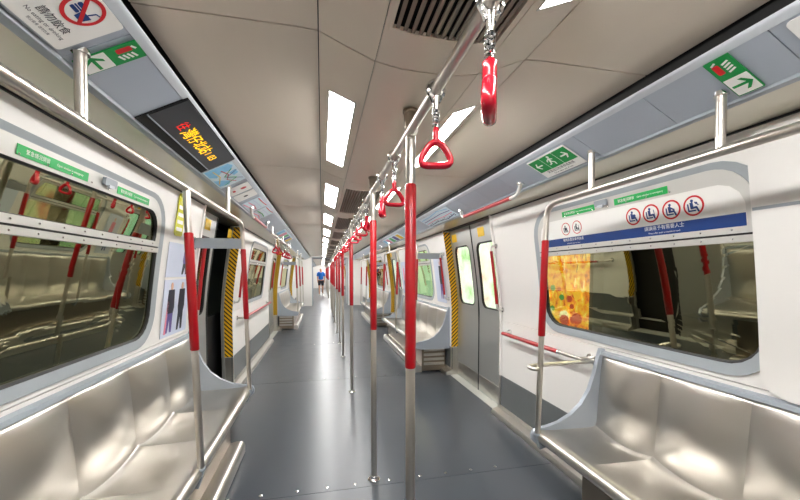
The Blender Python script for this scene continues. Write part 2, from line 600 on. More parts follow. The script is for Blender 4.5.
walls = {}
win_n = 0
door_n = 0
WIN = []
STAND = {(1, 0): (1.90, 3.25), (-1, 1): (4.60, 7.65)}      # standing areas, no bench
for s, sn in ((-1, 'left'), (1, 'right')):
    wl = struct('wall_' + sn, MB().box((min(s * 1.60, s * 1.64), Y0, -.05), (max(s * 1.60, s * 1.64), Y1, .9)).box((min(s * 1.60, s * 1.64), Y0, 1.95), (max(s * 1.60, s * 1.64), Y1, 2.3)), M['black'])
    walls[s] = wl
    NEXT.append(wl)
    for b, (ya, yb) in enumerate(BAYS):
        c = (ya + yb) / 2 + .06 * (1 if b == 0 else 0)
        yA, yB = c - .765, c + .765                          # outer window ring
        WIN.append((s, b, yA, yB))
        hole = resample(loop(yA + .01, yB - .01, .965, 1.855, .19, .19), 96)
        part('window_wall_panel', wall_with_hole(s, ya, yb, .932, 1.958, hole), M['white'], wl, True)
        part('lower_wall_panel', wall_sheet(s, ya, yb, .385, .928), M['white'], wl)
        part('kick_panel', wall_sheet(s, ya, yb, .085, .383, .004), M['kick'], wl)
        part('floor_cove', MB().prism_y([(s * 1.40, .09), (s * 1.385, .09), (s * 1.372, .065), (s * 1.345, .055), (s * 1.318, .045), (s * 1.305, .02), (s * 1.305, 0), (s * 1.40, 0)], ya, yb), M['steel'], wl, True)
    for ya, yb in ((Y0, DOORS[0][0]), (DOORS[3][1], Y1)):
        part('end_wall_panel', wall_sheet(s, ya, yb, .385, 1.958, nz=10), M['white'], wl, True)
        part('kick_panel', wall_sheet(s, ya, yb, 0, .383, .004), M['kick'], wl)
    # door jambs: stainless foot, hazard tape above on the face that looks along the car
    for d, (ya, yb) in enumerate(DOORS):
        for yj, dr in ((ya, -1), (yb, 1)):
            def jamb(z0, z1, nz=6, e=0.):
                prof = [(s * (wx(z0 + (z1 - z0) * k / nz) - e), z0 + (z1 - z0) * k / nz) for k in range(nz + 1)]
                back = [(x + s * (DY + .05), z) for x, z in reversed(prof)]
                return MB().prism_y(prof + back, min(yj, yj + dr * .03), max(yj, yj + dr * .03))
            part('jamb_post', jamb(.385, 1.958, e=.0125), M['white'], wl)
            part('jamb_foot', jamb(0, .385, e=.014), M['steel'], wl)
            z0, z1 = .39, 1.945
            P = [(s * (wx(z0 + (z1 - z0) * k / 6) - .012), yj - dr * .002, z0 + (z1 - z0) * k / 6) for k in range(7)]
            Q = [(x + s * .118, y, z) for x, y, z in P]
            P2 = [(x, y + dr * .0015, z) for x, y, z in P]; Q2 = [(x, y + dr * .0015, z) for x, y, z in Q]
            part('hazard_tape', MB().strip(P, Q, False).strip(P2, Q2, False).strip(P, P2, False), M['hazard' if s < 0 else 'hazard_mirrored'], wl)
    # coving between wall and cove panel
    part('coving', MB().sheet_y([(s * 1.034, 1.969), (s * 1.09, 1.967), (s * 1.17, 1.964), (s * 1.275, 1.960), (s * 1.34, 1.957)], Y0, Y1, .008), M['cream'], wl, True)
    part('coving_edge', MB().box((min(s * 1.262, s * 1.275), Y0, 1.951), (max(s * 1.262, s * 1.275), Y1, 1.959)), M['dark'], wl)

# ---- overhead side coves (structure trim) : silver lip, small panels, wall-side profile
for i, s in ((1, -1), (2, 1)):
    t = struct('trim_%d' % i, MB().prism_y([(s * .845, 2.064), (s * 1.0, 1.984), (s * 1.05, 1.984), (s * 1.05, 2.06), (s * .93, 2.26), (s * .845, 2.26)], Y0, Y1), M['black'])  # black colour deepens the natural shade of the gap above the lip
    NEXT.append(t)
    part('edge_lip', MB().prism_y([(s * .808, 2.067), (s * .810, 2.062), (s * .818, 2.057), (s * .836, 2.048), (s * .844, 2.060), (s * .815, 2.071)], Y0, Y1), M['lip'], t, True)
    prof = [(s * .838, rackz(.838)), (s * .92, rackz(.92)), (s * .997, rackz(.997))]
    pm = MB().sheet_y(prof, .0015, .3795, .008).mesh('cove_panel', M['rack'])
    n = int((Y1 - Y0) / .381)
    y = 1.135 - .381 * 7
    while y < Y1 - .1:
        if y > Y0 - .01:
            part('cove_panel', pm, None, t, loc=(0, y, 0))
        y += .381
    part('cove_profile', MB().prism_y([(s * .999, rackz(.999)), (s * 1.003, 1.961), (s * 1.026, 1.958), (s * 1.036, 1.963), (s * 1.04, 1.984), (s * 1.0, 1.984)], Y0, Y1), M['trimgrey'], t, True)

# ---- windows
for s, b, yA, yB in WIN:
    win_n += 1
    wn = struct('window_%d' % win_n)
    NEXT.append(wn)
    N = 96
    o_ = resample(loop(yA, yB, .955, 1.865, .20, .20), N)
    i_ = resample(loop(yA + .05, yB - .05, 1.005, 1.838, .165, .155), N)
    part('window_surround', wall_ring(o_, i_, s, .010, .004, -.03), M['ring'], wn, True)
    g0 = resample(loop(yA + .048, yB - .048, 1.003, 1.556, .0005, .157), N); g1 = resample(loop(yA + .062, yB - .062, 1.017, 1.552, .0005, .143), N)
    part('lower_gasket', wall_ring(g0, g1, s, .003, -.004, -.03), M['dark'], wn)
    u0 = resample(loop(yA + .05, yB - .05, 1.562, 1.837, .164, .0005), N); u1 = resample(loop(yA + .092, yB - .092, 1.592, 1.768, .112, .006), N)
    part('upper_sash', wall_ring(u0, u1, s, .008, .006, -.025), M['sash'], wn, True)
    v1 = resample(loop(yA + .098, yB - .098, 1.598, 1.762, .106, .006), N)
    part('upper_gasket', wall_ring(u1, v1, s, .004, -.006, -.02), M['dark'], wn)
    part('transom', wall_sheet(s, yA + .052, yB - .052, 1.526, 1.553, .010, 2, .03), M['sash'], wn)
    part('transom_joint', wall_sheet(s, yA + .052, yB - .052, 1.551, 1.564, .001, 2, .02), M['dark'], wn)
    rv = MB()
    for k in range(11):
        y = yA + .14 + (yB - yA - .28) * k / 10
        for z in (1.577, 1.540) + ((1.786,) if 1 < k < 9 else ()):
            rv.lathe([(.0045, -.002), (.0045, .001), (.002, .003)], (0, 0, 0), 6)
            for j in range(len(rv.v) - 18, len(rv.v)):
                px, py, pz = rv.v[j]
                rv.v[j] = (s * (wx(z) - .010 - pz), y + px, z + py)
    part('rivet_row', rv, M['chrome'], wn, kind='stuff')

    def pane(lp, off, n=64):
        lp = resample(lp, n)
        rows = []
        zs = [p[1] for p in lp]
        mb = MB()
        front = W3(lp, s, off); back = W3(lp, s, off - .005)
        cy = sum(p[0] for p in lp) / n; czz = (min(zs) + max(zs)) / 2
        half = [(cy + (p[0] - cy) * .5, czz + (p[1] - czz) * .5) for p in lp]
        hf = W3(half, s, off)
        mb.strip(front, hf)
        mb.add(hf, [tuple(range(n))])
        return mb
    pl = part('lower_pane', pane(loop(yA + .055, yB - .055, 1.01, 1.556, .001, .15), -.012), M['glass'], wn)
    pu = part('upper_pane', pane(loop(yA + .09, yB - .09, 1.59, 1.77, .11, .006), -.012), M['glass'], wn)

# ---- doors
def leaf_mesh(s, y0, y1, inner):
    hole = resample(loop(y0 + (.10 if not inner else .09), y1 - (.09 if not inner else .10), 1.0, 1.74, .09, .09), 64)
    cy, czm = (y0 + y1) / 2, 1.37
    out = []
    for y, z in hole:
        dy, dz = y - cy, z - czm
        t = 1e9
        if abs(dy) > 1e-9:
            t = min(t, ((y1 if dy > 0 else y0) - cy) / dy)
        if abs(dz) > 1e-9:
            t = min(t, ((1.96 if dz > 0 else .80) - czm) / dz)
        out.append((cy + dy * t, czm + dz * t))
    for c in ((y0, .80), (y0, 1.96), (y1, .80), (y1, 1.96)):
        i = min(range(len(out)), key=lambda j: (out[j][0] - c[0]) ** 2 + (out[j][1] - c[1]) ** 2)
        out[i] = c
    mb = MB()
    prev = out
    for k in range(1, 4):
        cur = [(a[0] + (q[0] - a[0]) * k / 3, a[1] + (q[1] - a[1]) * k / 3) for a, q in zip(out, hole)]
        mb.strip(W3(prev, s, -DY), W3(cur, s, -DY)); prev = cur
    mb.strip(W3(hole, s, -DY), W3(hole, s, -DY - .02))
    prof = [(s * (1.40 + DY), .005), (s * (1.40 + DY), .80)]
    mb.add([(prof[0][0], y0, .005), (prof[0][0], y1, .005), (prof[0][0], y1, .80), (prof[0][0], y0, .80)], [(0, 1, 2, 3)])
    for yy in (y0, y1):
        zz = [.005, .80, 1.1, 1.4, 1.7, 1.96]
        A = [(s * (wx(z) + DY), yy, z) for z in zz]; B = [(s * (wx(z) + DY + .03), yy, z) for z in zz]
        mb.strip(A, B, False)
    return mb, hole


for s in (-1, 1):
    for d, (ya, yb) in enumerate(DOORS):
        door_n += 1
        dn = struct('door_%d' % door_n)
        NEXT.append(dn)
        ym = (ya + yb) / 2
        part('sill', MB().prism_y([(s * 1.375, 0), (s * 1.375, .004), (s * 1.385, .007), (s * 1.53, .007), (s * 1.53, 0)], ya + .002, yb - .002), M['sill'], dn)
        part('header', MB().sheet_y([(s * 1.262, 1.957), (s * 1.40, 1.957), (s * 1.45, 1.957)], ya, yb, .01), M['dark'], dn)
        # the far leaf of the first door on the display side stands open, slid into its pocket
        for y0, y1, inner in ((ya, ym - .008, 0), (ym + .008, yb, 1)):
            if s == -1 and d == 1 and inner:
                y0, y1 = y0 + .655, y1 + .655
            mbl, hole = leaf_mesh(s, y0, y1, inner)
            lf = part('door_leaf', mbl, M['door'], dn)
            g1 = resample(loop(min(p[0] for p in hole) + .014, max(p[0] for p in hole) - .014, 1.014, 1.726, .078, .078), 64)
            part('gasket', wall_ring(hole, g1, s, -DY + .004, -DY + .002, -DY - .02), M['dark'], lf)
            gp = MB()
            H = W3(hole, s, -DY - .012)
            cyy = sum(p[0] for p in hole) / 64
            hh = W3([(cyy + (p[0] - cyy) * .5, 1.37 + (p[1] - 1.37) * .5) for p in hole], s, -DY - .012)
            gp.strip(H, hh); gp.add(hh, [tuple(range(64))])
            part('pane', gp, M['doorglass'], lf)
            part('kick_plate', MB().box((min(s * (1.40 + DY - .004), s * (1.40 + DY)), y0 + .01, .02), (max(s * (1.40 + DY - .004), s * (1.40 + DY)), y1 - .01, .20)), M['steel'], lf)
        zz = [.005, .8, 1.1, 1.4, 1.7, 1.955]
        A = [(s * (wx(z) + DY - .004), ym - .011, z) for z in zz]; B = [(s * (wx(z) + DY - .004), ym + .011, z) for z in zz]
        A2 = [(s * (wx(z) + DY + .02), ym - .011, z) for z in zz]; B2 = [(s * (wx(z) + DY + .02), ym + .011, z) for z in zz]
        part('meeting_seal', MB().strip(A, B, False).strip(A2, A, False).strip(B, B2, False), M['dark'], dn)

# ---- raised white cover panels beside the windows nearest the camera
for s in (-1, 1):
    P = resample(loop(.10, 1.078, .915, 1.935, .012, .09), 64)
    cy = .6
    mb = MB(); prev = P
    for k in range(1, 5):
        cur = [(cy + (p[0] - cy) * (1 - k / 4.0 * .96), 1.42 + (p[1] - 1.42) * (1 - k / 4. * .96)) for p in P]
        mb.strip(W3(prev, s, .024), W3(cur, s, .024)); prev = cur
    mb.add(W3(prev, s, .024), [tuple(range(64))])
    mb.strip(W3(P, s, .0), W3([(cy + (p[0] - cy) * 1.004, p[1]) for p in P], s, .018)); mb.strip(W3([(cy + (p[0] - cy) * 1.004, p[1]) for p in P], s, .018), W3(P, s, .024))
    cp = part('cover_panel', mb, M['white'], walls[s], 60)
    part('joint_shadow_strip', wall_sheet(s, .11, 1.074, 1.640, 1.652, .0245, 2, .01), M['trimgrey'], walls[s])  # grey strip paints the shadow line along the panel joint

# ---- end walls of the car, gangway
def bulkhead(name, y, t, zt=2.06, xh=.75):
    b = struct(name, MB().box((-1.6, y, -.05), (-xh, y + t, 2.3)).box((xh, y, -.05), (1.6, y + t, 2.3)).box((-xh, y, zt), (xh, y + t, 2.3)), M['white'])
    part('portal_frame', MB().box((-xh, y - .01, 0), (-xh + .03, y + t + .01, zt)).box((xh - .03, y - .01, 0), (xh, y + t + .01, zt)).box((-xh, y - .01, zt - .03), (xh, y + t + .01, zt)), M['trimgrey'], b)
    return b


bulkhead('wall_back', Y1, .06)
SHIFT = Y1 + .96 - Y0
bulkhead('wall_front', Y1 + .90, .06)
struct('wall_rear', MB().box((-1.6, Y0 - .05, -.05), (1.6, Y0, 2.32)), M['white'])
g = struct('floor_gangway', MB().box((-.80, Y1, -.05), (.80, Y1 + .96, 0)), M['floor'])
struct('wall_gangway', MB().box((-.85, Y1 + .06, 0), (-.78, Y1 + .90, 2.1)).box((.78, Y1 + .06, 0), (.85, Y1 + .90, 2.1)), M['white'])
struct('ceiling_gangway', MB().box((-.85, Y1 + .06, 2.06), (.85, Y1 + .90, 2.12)), M['ceilc'])
struct('wall_end', MB().box((-1.6, Y1 + SHIFT, -.05), (1.6, Y1 + SHIFT + .06, 2.32)), M['white'])

# ---- tunnel outside
for s, nm in ((-1, 'wall_outer_left'), (1, 'wall_outer_right')):
    struct(nm, MB().box((min(s * 2.9, s * 3.0), -4, -1.0), (max(s * 2.9, s * 3.0), 36, 3.4)), M['tunnel'])


def lightbox(label, x, y0, y1, z0, z1, m):
    t = thing('advert_lightbox', label, 'advert', (x, (y0 + y1) / 2, 0), group=None)
    h = (y1 - y0) / 2
    part('case', MB().box((.02, -h - .05, z0 - .05), (.14, h + .05, z1 + .05)), M['dark'], t)
    part('printed_face', MB().box((.0, -h, z0), (.02, h, z1)), m, t)
    for z in (z0 - .05, z1):
        part('case_rail', MB().box((-.01, -h - .05, z), (.02, h + .05, z + .05)), M['dark'], t)
    for yb in (-h * .8, h * .8):
        part('bracket', MB().box((.14, yb, z0), (2.9 - x + .005, yb + .05, z0 + .05)), M['dark'], t)
    return t


ad = lightbox('glowing orange and yellow advert outside the window behind the priority seat sign', 2.3, 3.14, 4.7, .55, 2.1, M['ad_orange'])
for k in range(46):
    z = .62 + .62 * random.random()
    yy = -.74 + 1.2 * random.random()
    r = .035 + .05 * random.random()
    part('fruit_print', MB().add([(-.002 - .0002 * k, yy + py, z + pz) for py, pz in ngon(0, 0, r, 12, r * .75)], [tuple(range(12))]), M[('ad_red', 'ad_red', 'ad_white', 'ad_amber', 'ad_green')[k % 5]], ad)
for k in range(34):
    z = 1.22 + .42 * random.random()
    yy = -.76 + 1.0 * random.random()
    part('stroke_print', MB().add([(-.003 - .0001 * k, yy + py, z + pz) for py, pz in bar(0, 0, .03 - .06 * random.random(), .05 + .09 * random.random(), .014)], [(0, 1, 2, 3)]), M[('ad_white', 'ad_brown')[k % 2]], ad)
lightbox('pale advert with coloured patches glowing outside the door window', 2.3, 5.1, 7.3, .55, 2.1, M['ad_pastel'])
lightbox('pale green glowing panel outside the window beyond the steel doors', 2.3, 7.8, 11.0, .55, 2.1, M['ad_mint'])
lightbox('whitish glowing panel outside the windows at the far end of the car', 2.3, 11.5, 15.0, .55, 2.1, M['ad_pale'])

# ================================================================== CEILING LIGHTS AND VENTS
lt_frame = {}; lt_diff = {}; lt_blocker = {}
for s in (-1, 1):
    xs = (.199, .25, .303)
    mb = MB().sheet_y([(s * x, cz(x) + .002) for x in (.1995, .25, .3025)], -.4295, .4295, .004)
    lt_diff[s] = mb.mesh('diffuser', M['lamp'])
    fr_ = MB()
    for (xa, xb, a, b) in ((.198, .204, -.431, .431), (.298, .304, -.431, .431), (.204, .298, -.431, -.425), (.204, .298, .425, .431)):
        fr_.sheet_y([(s * xa, cz(xa) - .0015), (s * xb, cz(xb) - .0015)], a, b, .01)
    lt_frame[s] = fr_.mesh('frame', M['sash'])
    hs = MB()
    zt = 2.20
    for xa in (.196, .302):
        hs.box((min(s * xa, s * (xa + .008)), -.436, cz(xa) + .004), (max(s * xa, s * (xa + .008)), .436, zt))
    for yy in (-.440, .432):
        hs.box((min(s * .196, s * .31), yy, 2.106), (max(s * .196, s * .31), yy + .008, zt))
    hs.box((min(s * .196, s * .31), -.44, zt), (max(s * .196, s * .31), .44, zt + .006))
    lt_blocker[s] = hs.mesh('housing', M['black'])  # unseen black box added to keep lamp light out of the ceiling void
for s, sn in ((-1, 'LED display'), (1, 'priority sign')):
    for k in range(NMOD):
        y = Y0 + PITCH * k + .74
        i = k - 2 if k >= 2 else None
        lab = ('%s ceiling light ahead, row on the %s side' % (ORD[i], sn)) if i is not None else \
            'ceiling light overhead at the camera, %s side, %s' % (sn, 'front one' if k == 1 else 'back one')
        t = thing('ceiling_light', 'bright ' + lab, 'light', (0, y, 0), 'ceiling lights in two rows')
        part('diffuser', lt_diff[s], None, t); part('frame', lt_frame[s], None, t); part('housing', lt_blocker[s], None, t)
        NEXT.append(t)

slat_me = []
for j in range(14):
    x = -.133 + .0205 * j
    slat_me.append(MB().prism_y([(x - .006, cz(x) + .001), (x + .005, cz(x) + .001), (x + .008, cz(x) + .016), (x - .001, cz(x) + .016)], .21, 1.286).mesh('slat', M['slat']))
vent_back = MB().box((-.16, .2, 2.075), (.16, 1.3, 2.085)).mesh('backing', M['black'])
cross = MB()
for k in range(25):
    cross.box((-.148, .235 + .043 * k, 2.045), (.148, .240 + .043 * k, 2.052))
cross_me = cross.mesh('cross_bar', M['slat'])
frm = MB()
for a, b in ((.202, .212), (1.284, 1.294)):
    frm.sheet_y([(x, cz(x) - .002) for x in (-.154, -.09, 0, .09, .154)], a, b, .012)
for xa, xb in ((-.154, -.147), (.147, .154)):
    frm.sheet_y([(xa, cz(xa) - .002), (xb, cz(xb) - .002)], .212, 1.284, .012)
vfrm = frm.mesh('frame', M['ceilc'])
n_v = 0
for k in range(NMOD):
    if k == 2 or k == 0:
        continue
    lab = 'slatted air vent overhead at the top edge, above the first hand straps' if k == 1 else '%s long slatted air vent along the ceiling centre beyond the nearest poles' % ORD[k - 3]
    t = thing('ceiling_vent', lab, 'vent', (0, Y0 + PITCH * k, 0), 'air vents along the ceiling centre')
    for me in slat_me:
        part('slat', me, None, t)
    part('backing', vent_back, None, t); part('frame', vfrm, None, t)
    if k > 2:
        c = part('cross_bar', cross_me, None, t); c['kind'] = 'stuff'

# ================================================================== CENTRAL RAIL, POLES, STRAPS
RZ = 1.94
t = thing('overhead_rail', 'long steel rail under the ceiling centre carrying the hand straps', 'rail', (0, 0, RZ))
part('tube', MB().tube([(0, -1.2, 0), (0, 15.2, 0)], .0165, 16), M['tube'], t, True)
for y in (-1.2, 15.2):
    part('end_cap', MB().tube([(0, y - .01, 0), (0, y + .01, 0)], .02, 12), M['chrome'], t, True)
NEXT.append(t)

PR = .019
tube_me = MB().tube([(0, 0, .0), (0, 0, 2.03)], PR, 20).mesh('tube', M['tube'], True)
slv_me = MB().lathe([(PR + .0005, 1.022), (PR + .003, 1.026), (PR + .003, 1.742), (PR + .0005, 1.746)], (0, 0, 0), 24).mesh('red_sleeve', M['red'], True)
bfl_me = MB().lathe([(.042, 0), (.042, .006), (.034, .011), (.024, .013), (.022, .026), (PR, .028)], (0, 0, 0), 24).mesh('floor_flange', M['chrome'], True)
tfl_me = MB().lathe([(.031, 2.028), (.031, 2.018), (.027, 2.014), (.0245, 1.955), (PR, 1.952)], (0, 0, 0), 24).mesh('ceiling_flange', M['base'], True)
col_me = MB().tube([(0, -.035, RZ), (0, .035, RZ)], .0205, 16).mesh('rail_collar', M['tube'], True)
POLES = [1.372, 2.36, 4.19, 5.99, 7.2, 8.4, 10.2, 11.6, 12.9, 14.3]
for i, y in enumerate(POLES):
    t = thing('grab_pole', '%s floor-to-ceiling steel pole with red sleeve along the aisle' % ORD[i], 'pole', (.008 if i == 0 else 0, y, 0), 'central grab poles')
    for nm, me in (('tube', tube_me), ('red_sleeve', slv_me), ('floor_flange', bfl_me), ('ceiling_flange', tfl_me), ('rail_collar', col_me)):
        part(nm, me, None, t)
    NEXT.append(t)


# hand strap: clamp ring round the rail, coil, red triangular handle
def strap_meshes():
    clamp = MB().tube([(.023 * math.cos(a), 0, .023 * math.sin(a)) for a in [2 * PI * k / 16 for k in range(16)]], .0085, 8, closed=True)
    clamp.tube([(0, 0, -.022), (0, 0, -.058)], [.012, .0085], 10)
    clamp.tube([(-.019, 0, -.014), (-.008, 0, -.036)], .006, 8).tube([(.019, 0, -.014), (.008, 0, -.036)], .006, 8)
    coil = MB()
    P = []
    for k in range(61):
        a = 2 * PI * k / 10
        P.append((.0085 * math.cos(a), .0085 * math.sin(a), -.056 - .056 * k / 60))
    coil.tube(P, .0036, 5)
    coil.tube([(0, 0, -.055), (0, 0, -.114)], .0055, 8)
    neck = MB().tube([(0, 0, -.110), (0, 0, -.116), (0, 0, -.132), (0, 0, -.150)], [.006, .0105, .010, .0105], 10)
    # rounded triangle in the x-z plane
    T = [(0, -.128, .036), (.058, -.222, .022), (-.058, -.222, .022)]
    C = []
    pts = [Vector((x, z)) for x, z, _ in T]
    n = 3
    for i in range(n):
        p, a, b, r = pts[i], pts[i - 1], pts[(i + 1) % n], T[i][2]
        da, db = (a - p).normalized(), (b - p).normalized()
        half = da.angle(db) / 2
        d = r / math.tan(half)
        p1, p2 = p + da * d, p + db * d
        for k in range(7):
            q = k / 6
            C.append((p1 * (1 - q) ** 2 + p * 2 * q * (1 - q) + p2 * q ** 2))
    # flatten the curve into evenly spaced points
    ev = resample([(c.x, c.y) for c in C], 40)
    handle = MB().tube([(x, 0, z) for x, z in ev], .0100, 10, closed=True)
    return (clamp.mesh('clamp', M['chrome'], True), coil.mesh('spring_coil', M['chrome'], True), neck.mesh('neck', M['redp'], True), handle.mesh('handle', M['redp'], True))


SM = strap_meshes()


def strap(x, y, z, rot, label, group='hand straps hanging from the rails'):
    t = thing('hand_strap', label, 'strap', (x, y, z), group)
    a = part('clamp', SM[0], None, t); part('spring_coil', SM[1], None, t)
    h = part('handle', SM[3], None, t); n = part('neck', SM[2], None, h)
    h.rotation_euler = (0, 0, rot)
    h.scale = (1, 1.45, 1)
    return t


ST = [(.683, 62), (1.031, -12), (1.655, 5), (2.0, 70), (2.70, 65), (3.05, 0), (3.45, 40), (3.8, 10), (4.55, 70), (4.9, 20), (5.3, 0), (5.65, 50), (6.4, 15), (6.8, 60),
      (7.6, 20), (8.0, 0), (9.0, 30), (9.5, 70)]
for i, (y, r) in enumerate(ST):
    strap(0, y, RZ, math.radians(r), '%s red triangular hand strap along the central rail, counted from the camera' % ORD[i])

# ================================================================== SIDE RAILS OVER THE BENCHES
def bend(p0, p1, p2, r, n=6):
    p0, p1, p2 = Vector(p0), Vector(p1), Vector(p2)
    a = p1 + (p0 - p1).normalized() * r; b = p1 + (p2 - p1).normalized() * r
    return [a * (1 - t) ** 2 + p1 * 2 * t * (1 - t) + b * t * t for t in [k / n for k in range(n + 1)]]


def side_rail(s, label, y_from, y_to, bend_end, mids, hangers, bar_at=None, arm_at=None, bend_start=False):
    """rail over the front of a bench; the pole ends at the seat's front edge"""
    t = thing('handrail', label, 'handrail', (0, 0, 0), 'steel handrails over the benches')
    xt, zt, xb, zb = s * .958, 1.802, s * .922, .43
    path = [(xt, y_from, zt)]
    if bend_start:
        path = [(xb, y_from, zb), (s * .95, y_from, 1.60)] + bend((s * .952, y_from, 1.6), (xt, y_from, zt), (xt, y_from + 1, zt), .10)
    if bend_end:
        path += bend((xt, y_to - 1, zt), (xt, y_to, zt), (s * .952, y_to, 1.5), .10) + [(s * .952, y_to, 1.60), (xb, y_to, zb)]
    else:
        path.append((xt, y_to, zt))
    part('rail_tube', MB().tube(path, .0165, 14), M['tube'], t, True)
    ends = ([y_to] if bend_end else []) + ([y_from] if bend_start else []) + list(mids)
    for y in ends:
        if y in mids:
            part('pole_tube', MB().tube([(xt, y, zt), (xb, y, zb)], .0165, 14), M['tube'], t, True)
        d = lambda z: s * (.958 - .036 * (1.815 - z) / 1.385)
        part('red_sleeve', MB().tube([(d(1.59), y, 1.592), (d(1.59), y, 1.588), (d(1.03), y, 1.03), (d(1.03), y, 1.026)], [.0168, .0205, .0205, .0168], 16), M['red'], t, True)
        part('foot_clamp', MB().tube([(xb, y, zb + .012), (xb, y, zb - .0)], .0205, 12).prism_y([(xb - s * .014, zb - .004), (xb + s * .014, zb - .004), (xb + s * .05, zb - .075), (xb + s * .01, zb - .085)], y - .014, y + .014), M['trimgrey'], t, True)
    for y in hangers:
        part('hanger_tube', MB().tube([(s * .955, y, rackz(.955) + .003), (s * .957, y, 1.90), (xt, y, zt)], .0145, 12), M['tube'], t, True)
        part('hanger_rose', MB().tube([(s * .955, y, rackz(.955) + .004), (s * .955, y, rackz(.955) - .009)], .021, 14), M['chrome'], t, True)
    if bar_at is not None:
        part('cross_bar', MB().box((min(s * .945, s * 1.318), bar_at - .012, 1.595), (max(s * .945, s * 1.318), bar_at + .012, 1.675)), M['trimgrey'], t)
        part('wall_plate', MB().box((min(s * 1.308, s * 1.33), bar_at - .03, 1.585), (max(s * 1.308, s * 1.33), bar_at + .03, 1.685)), M['chrome'], t)
    if arm_at is not None:
        y = arm_at
        P = [(s * 1.375, y + .075, .835)] + [(s * .96, y + .075, .83)] + bend((s * .96, y + .075, .83), (s * .885, y + .075, .83), (s * .885, y, .83), .05) + bend((s * .885, y + .04, .83), (s * .885, y - .005, .83), (s * .93, y - .005, .83), .03) + [(s * .93, y, .83)]
        part('arm_bar', MB().tube(P, .0125, 12), M['tube'], t, True)
        part('arm_rose', MB().tube([(s * 1.398, y + .075, .835), (s * 1.372, y + .075, .835)], .032, 16), M['chrome'], t, True)
    return t


side_rail(-1, 'steel handrail with two red sleeved poles over the bench under the yellow sticker', -1.2, 3.10, True, [1.89], [-.4, 1.135, 2.66], bar_at=3.10)
side_rail(1, 'steel handrail with red sleeved pole curving down before the priority seat sign', -1.2, 1.885, True, [], [-.4, .95, 1.53], arm_at=1.885)
side_rail(1, 'steel handrail over the second bench, beyond the steel doors with yellow labels', 4.80, 7.45, True, [6.1], [5.3, 6.9], bar_at=4.80, bend_start=True)
side_rail(-1, 'steel handrail over the far bench past the orange door post', 9.15, 11.9, True, [10.5], [9.8, 11.3], bar_at=9.15, bend_start=True)
side_rail(1, 'steel handrail over the third bench, last along the priority sign side', 9.15, 11.9, True, [10.5], [9.8, 11.3], bar_at=9.15, bend_start=True)

# rail with straps over the standing area on the display side
t = thing('strap_rail', 'steel rail under the cove over the standing area beyond the first display side door', 'rail', (-.95, 0, 1.90))
part('rail_tube', MB().tube([(0, 4.75, 0), (0, 7.5, 0)], .0155, 12), M['tube'], t, True)
for y in (4.85, 6.1, 7.4):
    part('hanger_tube', MB().tube([(0, y, 0), (.0, y, rackz(.95) - 1.90)], .013, 10), M['tube'], t, True)
for i, y in enumerate((5.2, 5.6, 6.4, 6.8, 7.2)):
    strap(-.95, y, 1.90, math.radians(20 * (i % 3) - 10), '%s red hand strap over the standing area beyond the display side door' % ORD[i])


# red overhead grab bar below the cove on the priority sign side
def overhead_bar(s, y0, y1, label):
    t = thing('overhead_grab_bar', label, 'grab bar', (s * .95, 0, 0), 'red overhead grab bars by the doors')
    x = 0
    zr = rackz(.95)
    P = [(0, y0, zr - .002)] + bend((0, y0, zr), (0, y0 + .03, zr - .075), (0, y1, zr - .075), .05) + bend((0, y0, zr - .075), (0, y1 - .03, zr - .075), (0, y1, zr), .05) + [(0, y1, zr - .002)]
    part('bar_tube', MB().tube(P, .0125, 12), M['sash'], t, True)
    part('red_sleeve', MB().tube([(0, y0 + .13, zr - .075), (0, y1 - .09, zr - .075)], .0155, 12), M['red'], t, True)
    for y in (y0, y1):
        part('rose', MB().tube([(0, y, zr), (0, y, zr - .012)], .026, 14), M['chrome'], t, True)


overhead_bar(1, 2.16, 3.20, 'red and white grab bar under the cove above the blank white wall panel')
overhead_bar(-1, 3.45, 4.4, 'red grab bar under the cove over the display side door')
overhead_bar(1, 7.8, 8.8, 'red grab bar under the cove over the second door, priority sign side')


# red vertical grab bars beside the doors
def jamb_bar(s, y, label):
    t = thing('door_grab_bar', label, 'grab bar', (0, y, 0), 'red upright grab bars beside the doors')
    xx = lambda z: s * (wx(z) - .065)
    P = [(s * (wx(1.04) - .002), 0, 1.04)] + bend((s * wx(1.04), 0, 1.04), (xx(1.04), 0, 1.04), (xx(1.6), 0, 1.6), .04) + [(xx(1.3), 0, 1.3)] + bend((xx(1.1), 0, 1.1), (xx(1.66), 0, 1.66), (s * wx(1.66), 0, 1.66), .04) + [(s * (wx(1.66) - .002), 0, 1.66)]
    part('bar_tube', MB().tube(P, .0115, 12), M['sash'], t, True)
    part('red_sleeve', MB().tube([(xx(1.10), 0, 1.10), (xx(1.35), 0, 1.35), (xx(1.61), 0, 1.61)], .0145, 12), M['red'], t, True)
    for z in (1.04, 1.66):
        part('rose', MB().tube([(s * (wx(z) - .001), 0, z), (s * (wx(z) - .010), 0, z)], .024, 14), M['chrome'], t, True)


for s, sn in ((-1, 'display side'), (1, 'priority sign side')):
    for d in (1, 2):
        for e, y in ((0, DOORS[d][0] - .06), (1, DOORS[d][1] + .11)):
            jamb_bar(s, y, 'red upright grab bar at the %s edge of the %s door, %s' % ('near' if e == 0 else 'far', ORD[d - 1], sn))

# ================================================================== BENCHES
SW = .45


